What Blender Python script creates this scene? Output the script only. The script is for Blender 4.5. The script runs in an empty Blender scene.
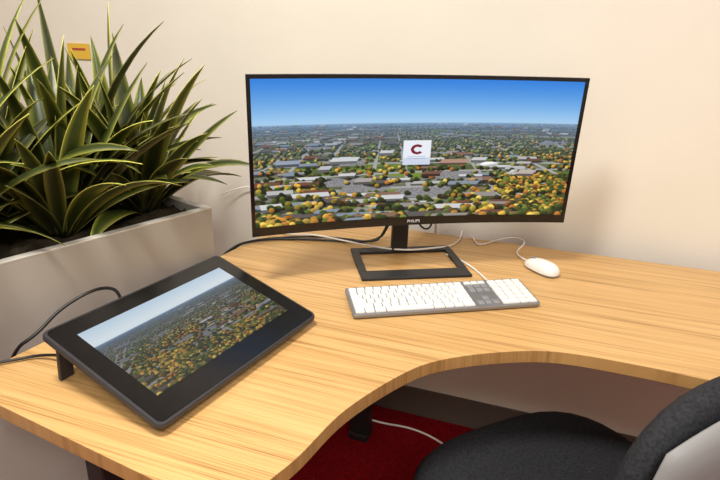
import bpy, bmesh, math, random
import numpy as np
from mathutils import Vector, Matrix, Euler
random.seed(7); rng=np.random.default_rng(5)
DZ=0.74
sc=bpy.context.scene
sc.view_settings.view_transform='Standard'
def lin(c):
    c=[x/255.0 for x in c]
    return tuple(x/12.92 if x<=.04045 else ((x+.055)/1.055)**2.4 for x in c)+(1,)
# ---------------------------------------------------------------- materials
def mat(name,col,rough=.5,metal=0,noise=0,nscale=20,bump=0,spec=.5,emis=None,estr=0):
    m=bpy.data.materials.new(name);m.use_nodes=True
    nt=m.node_tree;N=nt.nodes;b=N["Principled BSDF"]
    b.inputs["Base Color"].default_value=lin(col)
    b.inputs["Roughness"].default_value=rough;b.inputs["Metallic"].default_value=metal
    b.inputs["Specular IOR Level"].default_value=spec
    if emis: b.inputs["Emission Color"].default_value=lin(emis);b.inputs["Emission Strength"].default_value=estr
    if noise or bump:
        tc=N.new("ShaderNodeTexCoord");nz=N.new("ShaderNodeTexNoise")
        nz.inputs["Scale"].default_value=nscale;nz.inputs["Detail"].default_value=6
        nt.links.new(tc.outputs["Object"],nz.inputs["Vector"])
        if noise:
            r=N.new("ShaderNodeValToRGB")
            r.color_ramp.elements[0].position=.3;r.color_ramp.elements[1].position=.7
            r.color_ramp.elements[0].color=lin([x*(1-noise) for x in col])
            r.color_ramp.elements[1].color=lin([min(255,x*(1+noise)) for x in col])
            nt.links.new(nz.outputs["Fac"],r.inputs[0]);nt.links.new(r.outputs[0],b.inputs["Base Color"])
        if bump:
            bp=N.new("ShaderNodeBump");bp.inputs["Strength"].default_value=bump;bp.inputs["Distance"].default_value=.002
            nt.links.new(nz.outputs["Fac"],bp.inputs["Height"]);nt.links.new(bp.outputs[0],b.inputs["Normal"])
    return m
def wood(name,ang,light,mid,dark):
    m=bpy.data.materials.new(name);m.use_nodes=True
    nt=m.node_tree;N=nt.nodes;L=nt.links;b=N["Principled BSDF"]
    b.inputs["Roughness"].default_value=.34
    b.inputs["Specular IOR Level"].default_value=.45
    tc=N.new("ShaderNodeTexCoord");mp=N.new("ShaderNodeMapping");mp.inputs["Rotation"].default_value=(0,0,-ang)
    L.new(tc.outputs["Object"],mp.inputs["Vector"])
    def nz(sx,sy,scale,detail,dist=0):
        m2=N.new("ShaderNodeMapping");m2.inputs["Scale"].default_value=(sx,sy,1)
        L.new(mp.outputs[0],m2.inputs["Vector"])
        n=N.new("ShaderNodeTexNoise");n.inputs["Scale"].default_value=scale;n.inputs["Detail"].default_value=detail
        n.inputs["Distortion"].default_value=dist
        L.new(m2.outputs[0],n.inputs["Vector"]);return n
    a=nz(.6,28,3.0,4,.5); c=nz(1.1,140,3,3); d=nz(.5,5,2,2)
    w=N.new("ShaderNodeMath");w.operation='MULTIPLY';w.inputs[1].default_value=.40;L.new(a.outputs["Fac"],w.inputs[0])
    w2=N.new("ShaderNodeMath");w2.operation='MULTIPLY_ADD';w2.inputs[1].default_value=.48;L.new(c.outputs["Fac"],w2.inputs[0]);L.new(w.outputs[0],w2.inputs[2])
    w3=N.new("ShaderNodeMath");w3.operation='MULTIPLY_ADD';w3.inputs[1].default_value=.12;L.new(d.outputs["Fac"],w3.inputs[0]);L.new(w2.outputs[0],w3.inputs[2])
    r=N.new("ShaderNodeValToRGB");e=r.color_ramp.elements
    e[0].position=.36;e[0].color=lin(dark);e[1].position=.60;e[1].color=lin(light)
    k=e.new(.47);k.color=lin(mid)
    L.new(w3.outputs[0],r.inputs[0]);L.new(r.outputs[0],b.inputs["Base Color"])
    bp=N.new("ShaderNodeBump");bp.inputs["Strength"].default_value=.06;bp.inputs["Distance"].default_value=.001
    L.new(c.outputs["Fac"],bp.inputs["Height"]);L.new(bp.outputs[0],b.inputs["Normal"])
    return m
def attr_emit(name,strength,rough=.3,spec=.5):
    m=bpy.data.materials.new(name);m.use_nodes=True
    nt=m.node_tree;N=nt.nodes;b=N["Principled BSDF"]
    b.inputs["Base Color"].default_value=(.005,.005,.006,1);b.inputs["Roughness"].default_value=rough
    b.inputs["Specular IOR Level"].default_value=spec
    a=N.new("ShaderNodeVertexColor");a.layer_name="Col"
    nt.links.new(a.outputs["Color"],b.inputs["Emission Color"]);b.inputs["Emission Strength"].default_value=strength
    return m
M_wall=mat("wall_paint",(229,224,211),.7,0,.012,3,.05)
M_base=mat("baseboard_vinyl",(92,82,76),.6)
M_carpet=mat("red_carpet",(116,8,18),.95,0,.25,160,.6,.1)
M_ceil=mat("ceiling_tile",(235,232,225),.9)
M_desk=wood("oak_laminate",math.radians(-19),(216,174,116),(198,156,98),(152,111,63))
M_edge=wood("oak_edge_band",math.radians(-19),(192,150,94),(180,138,84),(154,114,66))
M_blk=mat("black_plastic",(24,24,26),.42,0,.06,60)
M_blkg=mat("black_gloss_plastic",(14,14,16),.18)
M_metal=mat("black_powdercoat",(38,38,40),.45,.2)
M_gray=mat("dark_gray_plastic",(46,45,48),.5,0,.05,40)
M_white=mat("white_plastic",(236,234,228),.35)
M_cabw=mat("white_cable",(240,238,232),.45)
M_cabb=mat("black_cable",(16,16,18),.45)
M_plant_box=mat("planter_laminate",(168,163,154),.55,0,.02,5)
M_rim=mat("planter_rim_trim",(206,202,192),.45)
M_soil=mat("moss_soil",(52,44,26),.95,0,.5,45,1.0)
M_key=mat("keycap_white",(238,236,230),.4)
M_keyd=mat("keycap_gray",(138,138,140),.45)
M_alu=mat("keyboard_gray_metal",(140,140,142),.38,.5)
M_fab=mat("chair_fabric_black",(38,39,42),.85,0,.25,220,.5,.2)
M_shell=mat("chair_shell_gray",(128,128,128),.5)
M_glass=mat("tablet_glass",(12,12,14),.22)
# ---------------------------------------------------------------- helpers
def link(o,parent=None):
    sc.collection.objects.link(o)
    if parent: o.parent=parent
    return o
def empty(name,loc=(0,0,0),rot=(0,0,0)):
    o=bpy.data.objects.new(name,None);o.location=loc;o.rotation_euler=rot;o.empty_display_size=.05
    return link(o)
def mobj(name,verts,faces,mats,parent=None,smooth=False,mi=None,loc=(0,0,0),rot=(0,0,0)):
    me=bpy.data.meshes.new(name);me.from_pydata([tuple(v) for v in verts],[],faces)
    if not isinstance(mats,(list,tuple)): mats=[mats]
    for m in mats: me.materials.append(m)
    if mi is not None: me.polygons.foreach_set("material_index",mi)
    if smooth: me.polygons.foreach_set("use_smooth",[True]*len(me.polygons))
    me.update()
    o=bpy.data.objects.new(name,me);o.location=loc;o.rotation_euler=rot
    return link(o,parent)
def bevel(o,w,seg=3,ang=40):
    b=o.modifiers.new("bevel",'BEVEL');b.width=w;b.segments=seg;b.limit_method='ANGLE';b.angle_limit=math.radians(ang)
    o.data.polygons.foreach_set("use_smooth",[True]*len(o.data.polygons))
    wn=o.modifiers.new("wn",'WEIGHTED_NORMAL');wn.keep_sharp=True
    return o
def box(name,size,loc,m,parent=None,rot=(0,0,0),bv=0):
    x,y,z=[s/2 for s in size]
    v=[(-x,-y,-z),(x,-y,-z),(x,y,-z),(-x,y,-z),(-x,-y,z),(x,-y,z),(x,y,z),(-x,y,z)]
    f=[(0,3,2,1),(4,5,6,7),(0,1,5,4),(1,2,6,5),(2,3,7,6),(3,0,4,7)]
    o=mobj(name,v,f,m,parent,loc=loc,rot=rot)
    if bv: bevel(o,bv)
    return o
def prism(name,pts,z0,z1,m,parent=None,bv=0,loc=(0,0,0),rot=(0,0,0),side_mat=None):
    n=len(pts)
    v=[(p[0],p[1],z0) for p in pts]+[(p[0],p[1],z1) for p in pts]
    f=[tuple(range(n-1,-1,-1)),tuple(range(n,2*n))]+[(i,(i+1)%n,(i+1)%n+n,i+n) for i in range(n)]
    ms=[m] if side_mat is None else [m,side_mat]
    mi=None if side_mat is None else [0,0]+[1]*n
    o=mobj(name,v,f,ms,parent,mi=mi,loc=loc,rot=rot)
    if bv: bevel(o,bv,2,50)
    return o
def tube(name,pts,r,m,parent=None,res=10,cyc=False):
    cu=bpy.data.curves.new(name,'CURVE');cu.dimensions='3D';cu.bevel_depth=r;cu.bevel_resolution=3;cu.resolution_u=res
    sp=cu.splines.new('NURBS');sp.points.add(len(pts)-1)
    for i,p in enumerate(pts): sp.points[i].co=(p[0],p[1],p[2],1)
    sp.order_u=3;sp.use_endpoint_u=not cyc;sp.use_cyclic_u=cyc
    cu.materials.append(m)
    o=bpy.data.objects.new(name,cu);link(o)
    dg=bpy.context.evaluated_depsgraph_get();me=bpy.data.meshes.new_from_object(o.evaluated_get(dg))
    bpy.data.objects.remove(o)
    me.polygons.foreach_set("use_smooth",[True]*len(me.polygons))
    o=link(bpy.data.objects.new(name,me),parent)
    if parent: o.matrix_parent_inverse=Matrix.LocRotScale(parent.location,parent.rotation_euler,None).inverted()
    return o
def rrect(w,h,r,seg=6,cx=0,cy=0):
    out=[]
    for (sx,sy,a0) in((1,-1,-90),(1,1,0),(-1,1,90),(-1,-1,180)):
        for i in range(seg+1):
            a=math.radians(a0+90*i/seg)
            out.append((cx+sx*(w/2-r)+r*math.cos(a),cy+sy*(h/2-r)+r*math.sin(a)))
    return out
def catmull(P,n=8):
    P=[Vector(p) for p in P];out=[]
    for i in range(1,len(P)-2):
        p0,p1,p2,p3=P[i-1:i+3]
        for k in range(n):
            t=k/n
            out.append(.5*((2*p1)+(-p0+p2)*t+(2*p0-5*p1+4*p2-p3)*t*t+(-p0+3*p1-3*p2+p3)*t**3))
    out.append(P[-2]);return out
# ---------------------------------------------------------------- camera
f,th,ro=555.02,.3531,.0264
c,s=math.cos(th),math.sin(th);cr,sr=math.cos(ro),math.sin(ro)
R=Vector((1,0,0));U=Vector((0,s,c));F=Vector((0,c,-s))
R2=R*cr+U*sr;U2=-R*sr+U*cr
cam=bpy.data.cameras.new("camera");cam.lens=f*36/720;cam.sensor_width=36;cam.clip_start=.02
co=bpy.data.objects.new("camera",cam);sc.collection.objects.link(co)
mw=Matrix((R2,U2,-F)).transposed().to_4x4();mw.translation=Vector((0,0,DZ+.581));co.matrix_world=mw
sc.camera=co
# ---------------------------------------------------------------- room
WC=1.71
wd=Vector((.947,-.322,0)).normalized();nr=Vector((.322,.947,0)).normalized()
wyaw=math.atan2(wd.y,wd.x)
def wp(a,b,z):
    p=nr*(WC-b)+wd*a;return Vector((p.x,p.y,z))
def room_box(name,a0,a1,b0,b1,z0,z1,m,parent=None,bv=0):
    cc=wp((a0+a1)/2,(b0+b1)/2,(z0+z1)/2)
    return box(name,(a1-a0,b1-b0,z1-z0),cc,m,parent,rot=(0,0,wyaw),bv=bv)
room_box("wall_back",-3,3,-.1,0,0,2.7,M_wall)
room_box("wall_left",-3.1,-3,-.1,4.6,0,2.7,M_wall)
room_box("wall_right",3,3.1,-.1,4.6,0,2.7,M_wall)
room_box("wall_front",-3.1,3.1,4.6,4.7,0,2.7,M_wall)
room_box("floor",-3.1,3.1,-.1,4.7,-.08,0,M_carpet)
room_box("ceiling",-3.1,3.1,-.1,4.7,2.7,2.78,M_ceil)
room_box("baseboard_back",-3,3,0,.012,0,.11,M_base)
# ---------------------------------------------------------------- desk
desk=empty("corner_desk",(0,0,DZ))
front=[(-.19,.49),(-.155,.549),(-.116,.606),(-.080,.656),(-.017,.763),(.08,.868),(.160,.922),(.283,.957),(.404,.963),(.549,.920),(.662,.875),(.90,.789),(1.2,.687)]
fc=catmull(front,8)
def rnd(p,a,b,r,n=5):
    p,a,b=Vector(p),Vector(a),Vector(b);s0=p+(a-p).normalized()*r;e0=p+(b-p).normalized()*r
    return [ (s0*(1-t)**2+p*2*t*(1-t)+e0*t*t) for t in [i/n for i in range(n+1)]]
A=Vector((-.6885,.805));B=Vector((-.155,.541));Cc=Vector((-.195,1.802));D=Vector((1.52,1.222));E=Vector((1.33,.645))
poly=[]
poly+=rnd(A,Cc,B,.02)
poly+=rnd(B,A,fc[3],.015)
poly+=fc[3:]
poly+=rnd(E,fc[-1],D,.02)+[D]+[Cc]
prism("desktop",[(p[0],p[1]) for p in poly],-.028,0,M_desk,desk,bv=.0015,side_mat=M_edge)
e1=Vector((.8964,-.4433,0));e2=Vector((.4433,.8964,0))
def beam(name,p,q,w,h,z,m=M_metal):
    p=Vector(p);q=Vector(q);d=q-p
    return box(name,(d.length,w,h),((p.x+q.x)/2,(p.y+q.y)/2,z),m,desk,rot=(0,0,math.atan2(d.y,d.x)),bv=.003)
beam("end_rail",(-.60,.83),(-.20,.632),.05,.035,-.046)
beam("side_rail",(-.57,.87),(-.16,1.66),.04,.035,-.046)
beam("back_rail",(-.05,1.66),(1.32,1.20),.04,.035,-.046)
def leg(name,x,y,yaw,fl=.5,sx=.07):
    box(name+"_post",(sx,.045,DZ-.06),(x,y,-(DZ+.028)/2-.005),M_metal,desk,rot=(0,0,yaw),bv=.004)
    box(name+"_foot",(.07,fl,.028),(x,y,-DZ+.014),M_metal,desk,rot=(0,0,yaw),bv=.005)
leg("leg_wing",-.44,.80,math.atan2(e1.y,e1.x)+math.pi/2,.5)
leg("leg_corner",.02,1.60,wyaw,.07)
leg("leg_right",1.28,.98,wyaw,.5)
# ---------------------------------------------------------------- aerial picture painter (numpy -> vertex colours)
def paint(W,H,hz,seed,sky=((46,128,220),(168,208,240)),login=False,n=5200,sz=1.0,dark=1.0,haze=0.0,gold_a=.2,contrast=1.0):
    g=np.random.default_rng(seed)
    img=np.zeros((H,W,3))
    h0=int(hz*H)
    yy,xx=np.mgrid[0:H,0:W].astype(float)
    t=np.clip(yy/h0,0,1)[...,None]**1.1
    img[:]=np.array(sky[0])*(1-t)+np.array(sky[1])*t
    p=np.clip((yy-h0)/(H-h0),0,1)
    stops=[(0,(112,144,184)),(.05,(94,116,138)),(.15,(104,110,110)),(.3,(88,96,74)),(.6,(84,98,54)),(1,(48,56,34))]
    base=np.stack([np.interp(p,[a for a,_ in stops],[b[k] for _,b in stops]) for k in range(3)],-1)
    gm=yy>=h0;img[gm]=base[gm]*dark
    def ell(cx,cy,rx,ry,col,shade=True,a=1.0):
        x0,x1=int(max(0,cx-rx-1)),int(min(W,cx+rx+2));y0,y1=int(max(h0,cy-ry-1)),int(min(H,cy+ry+2))
        if x1<=x0 or y1<=y0:return
        X=(np.arange(x0,x1)-cx)/max(rx,.4);Y=(np.arange(y0,y1)-cy)/max(ry,.4)
        d=X[None]**2+Y[:,None]**2
        m=np.clip((1.15-d)*2.5,0,1)[...,None]*a
        cc=np.array(col,float)*np.ones(d.shape+(1,))
        if shade: cc=cc*(1.05-.5*np.clip(Y[:,None,None]*.7+X[None,:,None]*.4,-1,1))
        sl=img[y0:y1,x0:x1];sl[:]=sl*(1-m)+cc*m
    def quad(cx,cy,w,h,sk,col,side,bh):
        for j in range(int(cy-h),int(cy+h+bh)+1):
            if j<h0 or j>=H: continue
            off=sk*(min(j,cy+h)-cy)
            x0,x1=int(cx-w+off),int(cx+w+off)
            x0=max(0,x0);x1=min(W,x1)
            if x1>x0: img[j,x0:x1]=np.array(col if j<=cy+h else side)
    def fade(col,q):
        k=np.clip(1-q/.45,0,1)*.62;return (np.array(col)*(1-k)+np.array([116,138,166])*k)*dark
    ph=g.random(8)*6.28
    def field(cx,q):
        X=(cx/W-.5)/(q+.15)
        D=1/(q+.15)
        return .5+.25*(math.sin(X*2.3+ph[0]+D*.8)+math.sin(D*3.0+ph[1]-X*1.1))*.9+.15*math.sin(X*5+D*4+ph[2])
    for i in range(190):
        q=g.random()**1.1;cy=h0+q*(H-h0);s0=H*(.010+.12*q)
        ell(g.random()*W,cy,s0*g.uniform(1.5,5),s0*g.uniform(.12,.34),fade([(106,130,56),(108,112,100),(126,120,104),(92,122,50),(128,126,122),(122,142,66)][g.integers(6)],q),False,.9)
    def road(x0,q0,x1,q1,wf):
        L_=int(max(abs(x1-x0),2*abs(q1-q0)*H))+2
        for k in range(L_):
            t=k/L_;q=q0+(q1-q0)*t
            ell(x0+(x1-x0)*t,h0+q*(H-h0),max(.8,wf*H*.022*(q+.05)),max(.5,H*.011*(q+.04)),fade((168,166,164),q),False,.95)
    qs=np.sort(g.random(n)**1.4)
    gold=[(188,148,60),(168,122,52),(190,162,76),(154,98,46),(146,130,54)]
    grn=[(56,72,34),(42,56,28),(84,92,42),(34,46,26),(92,102,48),(62,58,36)]
    roads=[]
    for i in range(8):
        q=.03+.95*(i/8)**1.5;a=(-5,q+g.uniform(-.02,.05),W+5,q+g.uniform(-.08,.16)*(q+.1),1);roads.append(a)
    for i in range(12):
        xv=W*.35+g.uniform(-.4,.6)*W;xb=xv+(xv-W*.4)*g.uniform(1.5,4)
        q0=g.uniform(.04,.35);q1=q0+g.uniform(.2,.7);roads.append((xv+(xb-xv)*q0,q0,xv+(xb-xv)*q1,q1,1.3))
    for a in roads: road(*a)
    lots=[]
    for i in range(7):
        q=g.uniform(.15,.75);cx=g.random()*W;cy=h0+q*(H-h0);w=H*(.06+.2*q);h=H*(.010+.035*q);lots.append((cx,cy,w,h))
        quad(cx,cy,w,h,-1.2,fade((138,138,140),q),fade((138,138,140),q),0)
        for r_ in range(int(cy-h),int(cy+h),2):
            for k in range(int(w*.6)):
                xx_=int(cx-w+g.random()*2*w-1.2*(r_-cy))
                if 0<=xx_<W and h0<=r_<H: img[r_,xx_]=fade([(60,62,70),(200,200,204),(120,50,48),(90,96,110)][g.integers(4)],q)
    def onroad(cx,q):
        cy=h0+q*(H-h0)
        for (lx,ly,w,h) in lots:
            if abs(cx-lx+1.2*(cy-ly))<w and abs(cy-ly)<h: return True
        for (x0,q0,x1,q1,wf) in roads:
            dx,dy=x1-x0,(q1-q0)*H;L2=dx*dx+dy*dy
            t=((cx-x0)*dx+(q-q0)*H*dy)/L2
            if 0<=t<=1:
                ex=cx-(x0+dx*t);ey=(q-q0)*H-dy*t
                if ex*ex+ey*ey*4<(H*.035*(q+.08))**2: return True
        return False
    for q in qs:
        cy=h0+1+q*(H-h0);cx=g.random()*W
        s0=H*(.0028+.026*q)*sz
        r=g.random();fl=field(cx,q)
        if onroad(cx,q) and g.random()<.9: continue
        if fl>.56:
            if r<(.08 if q<.35 else .028):
                big=g.uniform(2.6,6.5)
                w=s0*big;h=s0*g.uniform(.35,.75)
                col=[(184,184,184),(150,144,140),(136,108,92),(206,206,208),(116,78,64),(134,146,160),(96,92,90)][g.integers(7)]
                ell(cx+w*.3,cy+h*2,w*1.2,h*1.6,fade((26,30,26),q),False,.7)
                quad(cx,cy,w,h,g.uniform(-1.5,1.5),fade(col,q+.05),fade([x*.5 for x in col],q),s0*.7)
                continue
            if r<.74: continue
        isgold=g.random()<(.12 if q<.3 else gold_a+.2*math.sin(cx/W*11+q*7+ph[3]))
        col=np.array(gold[g.integers(5)] if isgold else grn[g.integers(6)])*g.uniform(.75,1.1)
        ell(cx+s0*.5,cy+s0*.5,s0*1.3,s0*.7,fade((20,24,18),q),False,.8)
        ell(cx,cy,s0*g.uniform(.8,1.2),s0*g.uniform(.7,1.0),fade(col,q))
    hb=np.exp(-np.abs(yy-h0)/(H*.02))[...,None]*.35
    img=img*(1-hb)+np.array([160,190,216])*hb
    if contrast!=1.0:
        gm2=gm[...,None];img=np.where(gm2,(img-70)*contrast+70,img)
    if login:
        def P(ux,uy): return ux*W,uy*H
        for (ux,uy,w,h,col) in [(.27,.545,.070,.012,(206,208,212)),(.21,.60,.030,.010,(188,190,196)),(.62,.575,.075,.012,(176,140,122)),(.70,.56,.040,.010,(200,200,202)),(.86,.66,.045,.012,(188,176,166)),(.40,.50,.035,.008,(200,204,212)),(.10,.55,.06,.010,(150,160,178)),(.55,.66,.05,.010,(120,84,70)),(.33,.70,.045,.013,(170,164,158))]:
            cx,cy=P(ux,uy);quad(cx,cy,w*W*.6,h*H,-.8,col,[x*.5 for x in col],H*.018)
        cx,cy=P(.735,.60);ell(cx,cy,.030*W,.018*H,(214,214,216))
        x0,x1,y0,y1=int(.452*W),int(.540*W),int(.425*H),int(.600*H)
        img[y0:y1,x0:x1]=(232,236,244)
        img[int(y1-.05*H):y1,x0:x1]=(205,214,232)
        cx,cy=(x0+x1)/2,y0+(y1-y0)*.36
        d=np.hypot((xx-cx)/1.35,yy-cy);ro_=H*.036
        ang=np.abs(np.arctan2(yy-cy,xx-cx))
        mk=(d<ro_)&(d>ro_*.5)&~((ang<.55))
        img[mk]=(122,16,46)
        for k in(.66,.74): img[int(y0+(y1-y0)*k),int(x0+.015*W):int(x1-.015*W)]=(140,160,200)
    if haze: img=img*(1-haze)+np.array([200,210,216])*haze
    return np.clip(img,0,255)
def screen_grid(name,W,H,fn,img,m,parent):
    u=(np.arange(W)/(W-1));v=(np.arange(H)/(H-1))
    UU,VV=np.meshgrid(u,v);co_=fn(UU,VV).reshape(-1,3)
    me=bpy.data.meshes.new(name);nv=W*H
    i=(np.arange(H-1)[:,None]*W+np.arange(W-1)[None]).ravel()
    fc_=np.stack([i,i+W,i+W+1,i+1],1)
    me.from_pydata(co_.tolist(),[],fc_.tolist())
    a=me.color_attributes.new("Col",'FLOAT_COLOR','POINT')
    q=img.reshape(-1,3)/255.;q=np.where(q<=.04045,q/12.92,((q+.055)/1.055)**2.4)
    a.data.foreach_set("color",np.concatenate([q,np.ones((nv,1))],1).ravel())
    me.materials.append(m);me.polygons.foreach_set("use_smooth",[True]*len(me.polygons))
    o=bpy.data.objects.new(name,me);return link(o,parent)
# ---------------------------------------------------------------- monitor
mon=empty("curved_monitor",(.1408,1.307,DZ),(0,0,.2178))
tilt=-.04
head=bpy.data.objects.new("monitor_head",None);head.location=(0,0,.1321);head.rotation_euler=(-tilt,0,0);link(head,mon)
WM,HM,SG=.805,.367,.034
def cb(a): return SG*(1-(a/(WM/2))**2)
N=48
def casing():
    V=[];Fc=[]
    for i in range(N+1):
        a=-WM/2+WM*i/N;b=cb(a);e=1-abs(a/(WM/2))**4
        bt=.012+.030*e
        ring=[(0,.0),(0,HM),(.006,HM+.0),(.012,HM-.001),(bt,HM-.02-.06*e),(bt,.02+.06*e),(.012,.001),(.006,0)]
        for dy,z in ring: V.append((a,b+dy,z))
    k=8
    for i in range(N):
        for j in range(k):
            a0=i*k+j;a1=i*k+(j+1)%k
            Fc.append((a0,a0+k,a1+k,a1))
    Fc.append(tuple(range(k)));Fc.append(tuple(range(N*k+k-1,N*k-1,-1)))
    return mobj("casing",V,Fc,M_blk,head)
casing()
bz,bt_,bb=.009,.009,.021
def strip(name,a0,a1,z0,z1,out,m,n=48):
    V=[];Fc=[]
    for i in range(n+1):
        a=a0+(a1-a0)*i/n;b=cb(a)
        V+= [(a,b-out,z0),(a,b-out,z1),(a,b+.002,z1),(a,b+.002,z0)]
    for i in range(n):
        for j in range(4):
            Fc.append((i*4+j,i*4+4+j,i*4+4+(j+1)%4,i*4+(j+1)%4))
    Fc.append((0,1,2,3));Fc.append((n*4+3,n*4+2,n*4+1,n*4))
    return mobj(name,V,Fc,m,head)
strip("bezel_top",-WM/2,WM/2,HM-bt_,HM,.0025,M_blkg)
strip("bezel_bottom",-WM/2,WM/2,0,bb,.003,M_blkg)
strip("bezel_left",-WM/2,-WM/2+bz,bb,HM-bt_,.0025,M_blkg,4)
strip("bezel_right",WM/2-bz,WM/2,bb,HM-bt_,.0025,M_blkg,4)
im=paint(760,322,.30,11,login=True,n=7600,gold_a=.33,contrast=1.1,dark=.95)
M_scr=attr_emit("monitor_screen",1.0,.4,.25)
def fm(u,v):
    a=-WM/2+bz+(WM-2*bz)*u;z=HM-bt_-(HM-bt_-bb)*v
    return np.stack([a,SG*(1-(a/(WM/2))**2)-.001,z],-1)
screen_grid("screen",760,322,fm,im,M_scr,head)
cu=bpy.data.curves.new("brand_lettering",'FONT');cu.body="PHILIPS";cu.size=.0105;cu.align_x='CENTER';cu.extrude=.0002
cu.materials.append(mat("lettering_silver",(220,220,225),.4))
o=bpy.data.objects.new("brand_lettering",cu);link(o,head);o.location=(0,SG-.0036,.007);o.rotation_euler=(math.pi/2,0,0)
mi_=Matrix.Rotation(-.2178,4,'Z')
def tomon(x,y,z): return mi_@Vector((x-.1408,y-1.307,z))
st=bpy.data.objects.new("monitor_stand",None);st.location=tomon(.1504,1.2964,0);st.rotation_euler=(0,0,.1573-.2178);link(st,mon)
sw,sd=.290,.215
box("base_front",(sw,.05,.008),(0,.025,.004),M_metal,st,bv=.002)
box("base_rear",(sw,.035,.008),(0,sd-.0175,.004),M_metal,st,bv=.002)
box("base_left",(.02,sd-.085,.008),(-sw/2+.01,.05+(sd-.085)/2,.004),M_metal,st)
box("base_right",(.02,sd-.085,.008),(sw/2-.01,.05+(sd-.085)/2,.004),M_metal,st)
box("column",(.046,.022,.33),(-.01,sd-.03,.165+.008),M_metal,st,bv=.004)
box("mount",(.10,.10,.10),(0,sd-.08,.30),M_blk,st,bv=.01)
# ---------------------------------------------------------------- pen display tablet
TT=.2769
tab=empty("pen_display_tablet",(-.1886,.8643,DZ),(0,0,1.0648))
slab=bpy.data.objects.new("slab",None);slab.location=(0,0,.0225);slab.rotation_euler=(TT,0,0);link(slab,tab)
TW,TD=.424,.287
ring_t=rrect(TW,TD,.014,6,0,TD/2);ring_b=rrect(TW-.03,TD-.03,.01,6,0,TD/2)
n=len(ring_t)
V=[(p[0],p[1],-.001) for p in rrect(TW-.003,TD-.003,.013,6,0,TD/2)]+[(p[0],p[1],-.0035) for p in ring_t]+[(p[0],p[1],-.011) for p in ring_t]+[(p[0],p[1],-.0205) for p in ring_b]
V=[(x,y,z+.001) for x,y,z in V]
Fc=[tuple(range(n))]
for k in range(3): Fc+=[(k*n+i,(k+1)*n+i,(k+1)*n+(i+1)%n,k*n+(i+1)%n) for i in range(n)]
Fc.append(tuple(range(4*n-1,3*n-1,-1)))
mobj("housing",V,Fc,M_gray,slab)
prism("cover_glass",rrect(TW-.012,TD-.012,.01,6,0,TD/2),.0002,.0012,M_glass,slab)
AW,AH=.345,.194
im2=paint(560,315,.23,23,sky=((186,208,226),(224,232,236)),n=5200,sz=.95,dark=.74,haze=.03,gold_a=.34,contrast=1.1)
M_scr2=attr_emit("tablet_screen",.9,.45,.35)
def ft(u,v): return np.stack([-AW/2+AW*u,TD/2+AH/2-AH*v+.004,np.full_like(u,.0016)],-1)
screen_grid("screen",560,315,ft,im2,M_scr2,slab)
for k,x in enumerate((-.185,.185)):
    box("stand_leg_%d"%(k+1),(.026,.008,.088),(x,.262,.0455),M_gray,tab,rot=(.12,0,0),bv=.002)
# ---------------------------------------------------------------- keyboard
kb=empty("computer_keyboard",(.2058,1.1134,DZ),(0,0,.1934))
kt=bpy.data.objects.new("key_deck",None);kt.location=(0,0,.003);kt.rotation_euler=(.075,0,0);link(kt,kb)
prism("body",rrect(.44,.122,.008,5,0,.061),0,.009,M_alu,kt,bv=.0015)
box("rear_foot",(.36,.012,.009),(0,.108,.005),M_gray,kb)
KV={0:([],[]),1:([],[])}
def key(x,y,w,h,k):
    V,Fc=KV[k];b=len(V);g=.0013;t=.0012
    z0,z1=.009,.0128
    for (zz,ins) in((z0,g),(z1-.0006,g+t*.4),(z1,g+t)):
        V.extend([(x+ins,y+ins,zz),(x+w-ins,y+ins,zz),(x+w-ins,y+h-ins,zz),(x+ins,y+h-ins,zz)])
    for r_ in range(2):
        for j in range(4):
            a=b+r_*4+j;c_=b+r_*4+(j+1)%4;Fc.append((a,c_,c_+4,a+4))
    Fc.append((b+8,b+9,b+10,b+11))
u=.0188;x0=-.214;rows=[.006+i*u for i in range(5)]
top=rows[-1]+u
layout=[[1.2,1.2,1.4,5.9,1.4,1.2,1.2,1.5],[2.3]+[1]*10+[1.7],[1.8]+[1]*11+[2.2],[1.5]+[1]*12+[1.5],[1]*13+[2]]
for r_,ws in enumerate(layout):
    sc_=15.0/sum(ws);x=x0
    for w in ws: key(x,rows[r_],w*sc_*u*.985,u,0);x+=w*sc_*u*.985
x=x0
for i in range(14): key(x,top,15*u*.985/14,.0145,0);x+=15*u*.985/14
nx=x0+15*u*.985+.006
for i in range(3):
    key(nx+i*.018,top,.018,.0145,0)
    key(nx+i*.018,rows[4],.018,u,1);key(nx+i*.018,rows[3],.018,u,1)
    key(nx+i*.018,rows[0],.018,u,1)
key(nx+.018,rows[1],.018,u,1)
px=nx+3*.018+.006;pw=(.215-px)/4
for r_ in range(5):
    for i in range(4):
        if i==3 and r_ in(0,2): continue
        if r_==0 and i==1: continue
        key(px+i*pw,rows[r_],pw*(2 if(r_==0 and i==0) else 1),u,0)
key(px+3*pw,rows[0],pw,u,0);key(px+3*pw,rows[2],pw,u,0)
for i in range(4): key(px+i*pw,top,pw,.0145,0)
mobj("keys_white",KV[0][0],KV[0][1],M_key,kt);mobj("keys_gray",KV[1][0],KV[1][1],M_keyd,kt)
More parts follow.
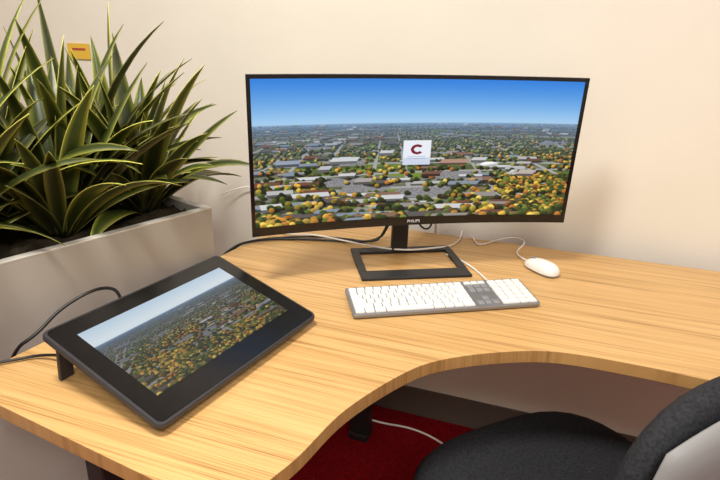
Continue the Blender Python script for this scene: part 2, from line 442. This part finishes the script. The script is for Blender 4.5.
# ---------------------------------------------------------------- mouse
ms=empty("computer_mouse",(.488,1.372,DZ),(0,0,math.atan2(.885,-.465)-math.pi/2))
def mouse():
    V=[];Fc=[];n=36;L=10
    V.append((0,0,.033))
    for l in range(1,L+1):
        t=l/L*math.pi/2
        rr=math.sin(t)**.85;z=.006+.026*math.cos(t)**.8 if l<L else .006
        for i in range(n):
            a=2*math.pi*i/n;ca,sa=math.cos(a),math.sin(a)
            x=math.copysign(abs(ca)**.85,ca)*.029*rr*(1-.06*math.cos(2*a));y=math.copysign(abs(sa)**.85,sa)*.054*rr
            V.append((x,y-.0,z*(1-.16*(y/.054))))
    for i in range(n): V.append((V[1+(L-1)*n+i][0]*.94,V[1+(L-1)*n+i][1]*.96,.001))
    for i in range(n): Fc.append((0,1+i,1+(i+1)%n))
    for l in range(L):
        for i in range(n):
            a=1+l*n+i;b=1+l*n+(i+1)%n;Fc.append((a,a+n,b+n,b))
    Fc.append(tuple(1+L*n+i for i in range(n-1,-1,-1)))
    mi=[0]*n+[0]*(n*(L-1))+[1]*n+[1]
    mobj("shell",V,Fc,[M_white,M_keyd],ms,True,mi)
mouse()
o=bpy.data.meshes.new("wheel");bm=bmesh.new();bmesh.ops.create_cone(bm,cap_ends=True,segments=20,radius1=.009,radius2=.009,depth=.006,matrix=Matrix.Translation((0,.032,.022))@Matrix.Rotation(math.pi/2,4,'Y'));bm.to_mesh(o);bm.free();o.materials.append(M_keyd);link(bpy.data.objects.new("scroll_wheel",o),ms)
def wtube(name,pts,r,m,parent=None):
    return tube(name,[(p[0],p[1],p[2]+DZ) for p in pts],r,m,parent)
wtube("mouse_cord",[(.463,1.424,.008),(.447,1.478,.003),(.462,1.52,.003),(.49,1.56,.003),(.505,1.60,.003),(.483,1.631,.003),(.431,1.609,.003),(.365,1.552,.003),(.345,1.56,.004),(.35,1.62,.004)],.0024,M_cabw,ms)
wtube("keyboard_cord",[(.325,1.262,.012),(.318,1.33,.003),(.305,1.38,.003),(.269,1.45,.003),(.245,1.47,.003)],.0023,M_cabw,kb)
wtube("white_usb_cable",[(.325,1.675,.003),(.31,1.60,.003),(.27,1.535,.003),(.215,1.49,.014),(.16,1.465,.016),(.10,1.462,.016),(.03,1.49,.014),(-.03,1.523,.013),(-.10,1.56,.013),(-.151,1.58,.013),(-.214,1.60,.003),(-.27,1.62,.003)],.0025,M_cabw)
wtube("power_cord",[(-.40,1.47,-.03),(-.365,1.478,.006),(-.323,1.526,.006),(-.26,1.552,.006),(-.16,1.556,.006),(-.07,1.548,.006),(.0,1.54,.006),(.05,1.565,.006),(.08,1.60,.02),(.11,1.59,.12)],.0036,M_cabb,mon)
wtube("display_cord",[(-.39,1.49,-.03),(-.355,1.495,.006),(-.30,1.545,.006),(-.21,1.572,.006),(-.12,1.585,.005),(-.04,1.57,.005),(.03,1.545,.005),(.07,1.55,.02),(.10,1.57,.12)],.003,M_cabb,mon)
wtube("usb_cord",[(.15,1.62,.16),(.165,1.66,.06),(.20,1.66,.006),(.235,1.70,.01),(.25,1.73,.10)],.003,M_cabb,mon)
wtube("tablet_cable",[(-.455,.955,.07),(-.475,1.0,.078),(-.515,1.05,.075),(-.565,1.06,.062),(-.612,1.01,.04),(-.632,.955,.012),(-.672,.93,-.01),(-.73,.94,-.14)],.0035,M_cabb)
wtube("tablet_power_cable",[(-.475,.86,.05),(-.53,.872,.02),(-.59,.895,.006),(-.635,.872,.006),(-.69,.845,.008),(-.74,.83,-.01),(-.78,.82,-.08)],.0028,M_cabb)
tube("floor_cable",[(.05,1.66,.02),(.094,1.66,.004),(.20,1.64,.004),(.29,1.58,.004),(.35,1.50,.004),(.42,1.40,.004)],.0035,M_cabw)
tube("wall_cable",[wp(-1.10,.05,DZ+.03),wp(-1.02,.02,DZ+.07),wp(-.97,.012,DZ+.05),wp(-.95,.012,DZ-.06),wp(-.99,.014,DZ-.16),wp(-1.02,.02,DZ-.26)],.0025,M_cabw)
# ---------------------------------------------------------------- planter
pd=Vector((.606,.795,0)).normalized();pn=Vector((-pd.y,pd.x,0))
P1=Vector((-.40,1.42,0));Lp=1.15;PW=.40;PH=DZ+.14
pl=empty("planter_box",tuple(P1),(0,0,math.atan2(pd.y,pd.x)))
tk=.02
for nm,sz_,lc in (("inner_side",(Lp,tk),(-Lp/2,tk/2)),("outer_side",(Lp,tk),(-Lp/2,PW-tk/2)),("far_end",(tk,PW-2*tk),(-tk/2,PW/2)),("near_end",(tk,PW-2*tk),(-Lp+tk/2,PW/2))):
    box(nm,(sz_[0],sz_[1],PH-.004),(lc[0],lc[1],(PH-.004)/2),M_plant_box,pl)
    box(nm+"_rim",(sz_[0]+.001,sz_[1]+.001,.004),(lc[0],lc[1],PH-.002),M_rim,pl,bv=.001)
V=[];Fc=[];nx_,ny_=90,30
for j in range(ny_+1):
    for i in range(nx_+1):
        V.append((-Lp+tk+(Lp-2*tk)*i/nx_,tk+(PW-2*tk)*j/ny_,PH-.030+.014*random.random()))
for j in range(ny_):
    for i in range(nx_):
        a=j*(nx_+1)+i;Fc.append((a,a+1,a+nx_+2,a+nx_+1))
mobj("moss_soil",V,Fc,M_soil,pl,True)
# ---------------------------------------------------------------- plants
def leafmat():
    m=bpy.data.materials.new("yucca_leaf");m.use_nodes=True
    nt=m.node_tree;N_=nt.nodes;L=nt.links;b=N_["Principled BSDF"];b.inputs["Roughness"].default_value=.36
    b.inputs["Specular IOR Level"].default_value=.5
    a=N_.new("ShaderNodeVertexColor");a.layer_name="Col"
    tc=N_.new("ShaderNodeTexCoord");nz=N_.new("ShaderNodeTexNoise");nz.inputs["Scale"].default_value=30
    L.new(tc.outputs["Object"],nz.inputs["Vector"])
    hs=N_.new("ShaderNodeHueSaturation");mr=N_.new("ShaderNodeMapRange");mr.inputs["To Min"].default_value=.75;mr.inputs["To Max"].default_value=1.25
    L.new(nz.outputs["Fac"],mr.inputs["Value"]);L.new(mr.outputs[0],hs.inputs["Value"]);L.new(a.outputs["Color"],hs.inputs["Color"])
    L.new(hs.outputs[0],b.inputs["Base Color"]);return m
M_leaf=leafmat()
def plant(cx,cy,nl,Lmax,seed):
    g=random.Random(seed);V=[];Fc=[];C=[]
    seg=14;cols=[-1,-.84,-.4,0,.4,.84,1]
    for k in range(nl):
        q=(k+.5)/nl
        az=k*2.39996+g.uniform(-.25,.25)
        e0=math.radians(86-56*q**1.1+g.uniform(-8,8))
        bend=math.radians(g.uniform(10,48)+34*q)
        Ln=Lmax*(1.0-.22*q)*g.uniform(.78,1.08)
        wd_=g.uniform(.018,.027)
        hz_=Vector((math.cos(az),math.sin(az),0));sd_=Vector((-hz_.y,hz_.x,0))
        tw=g.uniform(-.7,.7)
        p=Vector((cx,cy,PH-.022))+hz_*.012*(1+q);b0=len(V)
        tint=g.uniform(.65,1.3);yl=g.uniform(0,1)
        over=(Vector((cx,cy,0))+hz_*Ln*.8-P1).dot(pn)
        if over<-.04 and e0<math.radians(50): e0=math.radians(50+g.uniform(0,12))
        for i in range(seg+1):
            t=i/seg;e=e0-bend*t**1.4
            d=hz_*math.cos(e)+Vector((0,0,math.sin(e)))
            nrm=sd_.cross(d).normalized()
            ss=(sd_*math.cos(tw*t)+nrm*math.sin(tw*t));nn=(nrm*math.cos(tw*t)-sd_*math.sin(tw*t))
            w=wd_*(.5+.5*math.sin(min(1,t/.45)*math.pi/2))*(1-max(0,(t-.45)/.55)**1.8)
            for c_ in cols:
                V.append(p+ss*c_*w-nn*(-abs(c_)*w*.3))
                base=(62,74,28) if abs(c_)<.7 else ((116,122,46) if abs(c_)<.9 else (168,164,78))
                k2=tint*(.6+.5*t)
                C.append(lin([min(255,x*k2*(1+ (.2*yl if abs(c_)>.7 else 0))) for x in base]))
            p=p+d*(Ln/seg)
        nc=len(cols)
        for i in range(seg):
            for j in range(nc-1):
                a=b0+i*nc+j;Fc.append((a,a+1,a+nc+1,a+nc))
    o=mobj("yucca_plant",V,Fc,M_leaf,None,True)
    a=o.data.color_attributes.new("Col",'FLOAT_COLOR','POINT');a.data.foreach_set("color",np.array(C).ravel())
    so=o.modifiers.new("thick",'SOLIDIFY');so.thickness=.0012
    return o
def ppos(x,y):
    p=P1+pd*x+pn*y;return p.x,p.y
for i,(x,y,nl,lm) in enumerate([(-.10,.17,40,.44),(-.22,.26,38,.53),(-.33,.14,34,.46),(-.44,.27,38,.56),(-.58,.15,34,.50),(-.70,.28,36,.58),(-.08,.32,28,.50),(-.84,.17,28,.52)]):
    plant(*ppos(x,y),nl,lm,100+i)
wc=empty("wall_sign",tuple(wp(-1.70,.004,DZ+.50)),(0,0,wyaw))
box("yellow_card",(.10,.004,.055),(0,0,0),mat("sign_yellow",(225,185,60),.5),wc)
box("printed_line",(.06,.002,.007),(.004,-.003,.008),mat("sign_red",(170,70,60),.5),wc)
# ---------------------------------------------------------------- chair
fd=Vector((-.44,.898,0)).normalized();cyaw=math.atan2(fd.y,fd.x)-math.pi/2
ch=empty("office_chair",(.42,.865,0),(0,0,cyaw))
def cushion(name,w,d,zt,th_,m,loc,rot=(0,0,0),n=48,pw=3.2,dish=.012):
    V=[];Fc=[]
    rr=[(0.0,1),(.35,1),(.65,1),(.86,.95),(.95,.78),(1,.5),(.985,.2),(.93,0)]
    V.append((0,0,zt-dish))
    for r_,hh in rr[1:]:
        for i in range(n):
            a=2*math.pi*i/n;ca,sa=math.cos(a),math.sin(a)
            k=(abs(ca)**pw+abs(sa)**pw)**(-1/pw)
            z=zt-th_*(1-hh)-dish*(1-r_**2 if r_<.9 else 0)
            V.append((ca*k*r_*w/2,sa*k*r_*d/2,z))
    L=len(rr)-1
    for i in range(n): Fc.append((0,1+i,1+(i+1)%n))
    for l in range(L-1):
        for i in range(n):
            a=1+l*n+i;b=1+l*n+(i+1)%n;Fc.append((a,a+n,b+n,b))
    Fc.append(tuple(1+(L-1)*n+i for i in range(n-1,-1,-1)))
    return mobj(name,V,Fc,m,ch,True,loc=loc,rot=rot)
cushion("seat",.55,.50,0,.07,M_fab,(0,0,.485))
cushion("back_pad",.46,.48,0,.05,M_fab,(0,-.215,.68),rot=(math.radians(-88),0,0))
def shell():
    V=[];Fc=[];nx_,nz_=24,24
    def sq(a,b): return a*math.sqrt(1-.32*b*b)*.236,b*math.sqrt(1-.32*a*a)*.246
    for layer in(0,1):
        for j in range(nz_+1):
            for i in range(nx_+1):
                a=-1+2*i/nx_;b=-1+2*j/nz_;x,z=sq(a,b)
                m_=max(abs(a),abs(b));edge=max(0,(m_-.7)/.3)
                y=-.290+.012*a*a-layer*.016*(1-edge**3)-layer*.003
                V.append((x,y,.665+z))
    S=(nx_+1)*(nz_+1)
    for j in range(nz_):
        for i in range(nx_):
            a=j*(nx_+1)+i;Fc.append((a+nx_+1,a+nx_+2,a+1,a));Fc.append((a+1+S,a+nx_+2+S,a+nx_+1+S,a+S))
    bd=[i for i in range(nx_+1)]+[j*(nx_+1)+nx_ for j in range(1,nz_+1)]+[nz_*(nx_+1)+i for i in range(nx_-1,-1,-1)]+[j*(nx_+1) for j in range(nz_-1,0,-1)]
    for i in range(len(bd)):
        a,b=bd[i],bd[(i+1)%len(bd)];Fc.append((a,b,b+S,a+S))
    mobj("back_shell",V,Fc,M_shell,ch,True)
shell()
box("back_bracket",(.07,.02,.30),(0,-.318,.50),M_gray,ch,bv=.005)
box("under_plate",(.20,.34,.03),(0,-.12,.405),M_gray,ch,bv=.01)
box("bracket_foot",(.07,.10,.02),(0,-.28,.39),M_gray,ch,bv=.004)
def cyl(name,r,h,loc,m,parent,rot=(0,0,0),seg=28):
    me=bpy.data.meshes.new(name);bm=bmesh.new();bmesh.ops.create_cone(bm,cap_ends=True,segments=seg,radius1=r,radius2=r,depth=h);bm.to_mesh(me);bm.free()
    me.materials.append(m);o=bpy.data.objects.new(name,me);o.location=loc;o.rotation_euler=rot;return link(o,parent)
cyl("gas_lift",.026,.32,(0,0,.24),M_metal,ch)
for k in range(5):
    a=2*math.pi*k/5+.3
    box("base_arm_%d"%(k+1),(.28,.035,.025),(.15*math.cos(a),.15*math.sin(a),.085),M_gray,ch,rot=(0,.06,a),bv=.005)
    cyl("caster_%d"%(k+1),.028,.04,(.28*math.cos(a),.28*math.sin(a),.028),M_blk,ch,rot=(math.pi/2,0,a+math.pi/2))
# ---------------------------------------------------------------- lights
def area(name,loc,sx,sy,en,col,rot=(0,0,wyaw)):
    l=bpy.data.lights.new(name,'AREA');l.shape='RECTANGLE';l.size=sx;l.size_y=sy;l.energy=en;l.color=col
    o=bpy.data.objects.new(name,l);o.location=loc;o.rotation_euler=rot;return link(o)
warm=(1,.975,.925)
area("added_fill_left",(-.50,.45,2.66),.4,.4,47,warm)
area("added_fill_left",(.3,-1.2,2.66),1.2,.6,54,warm)
area("added_fill_left",(1.3,.1,2.66),.6,.6,14,warm)
area("added_fill_left",(-1.9,.6,2.66),.6,.6,14,warm)  # fill light added to brighten the left part of the wall
w=bpy.data.worlds.new("world");sc.world=w;w.use_nodes=True;w.node_tree.nodes["Background"].inputs[0].default_value=(1,.95,.88,1);w.node_tree.nodes["Background"].inputs[1].default_value=.3
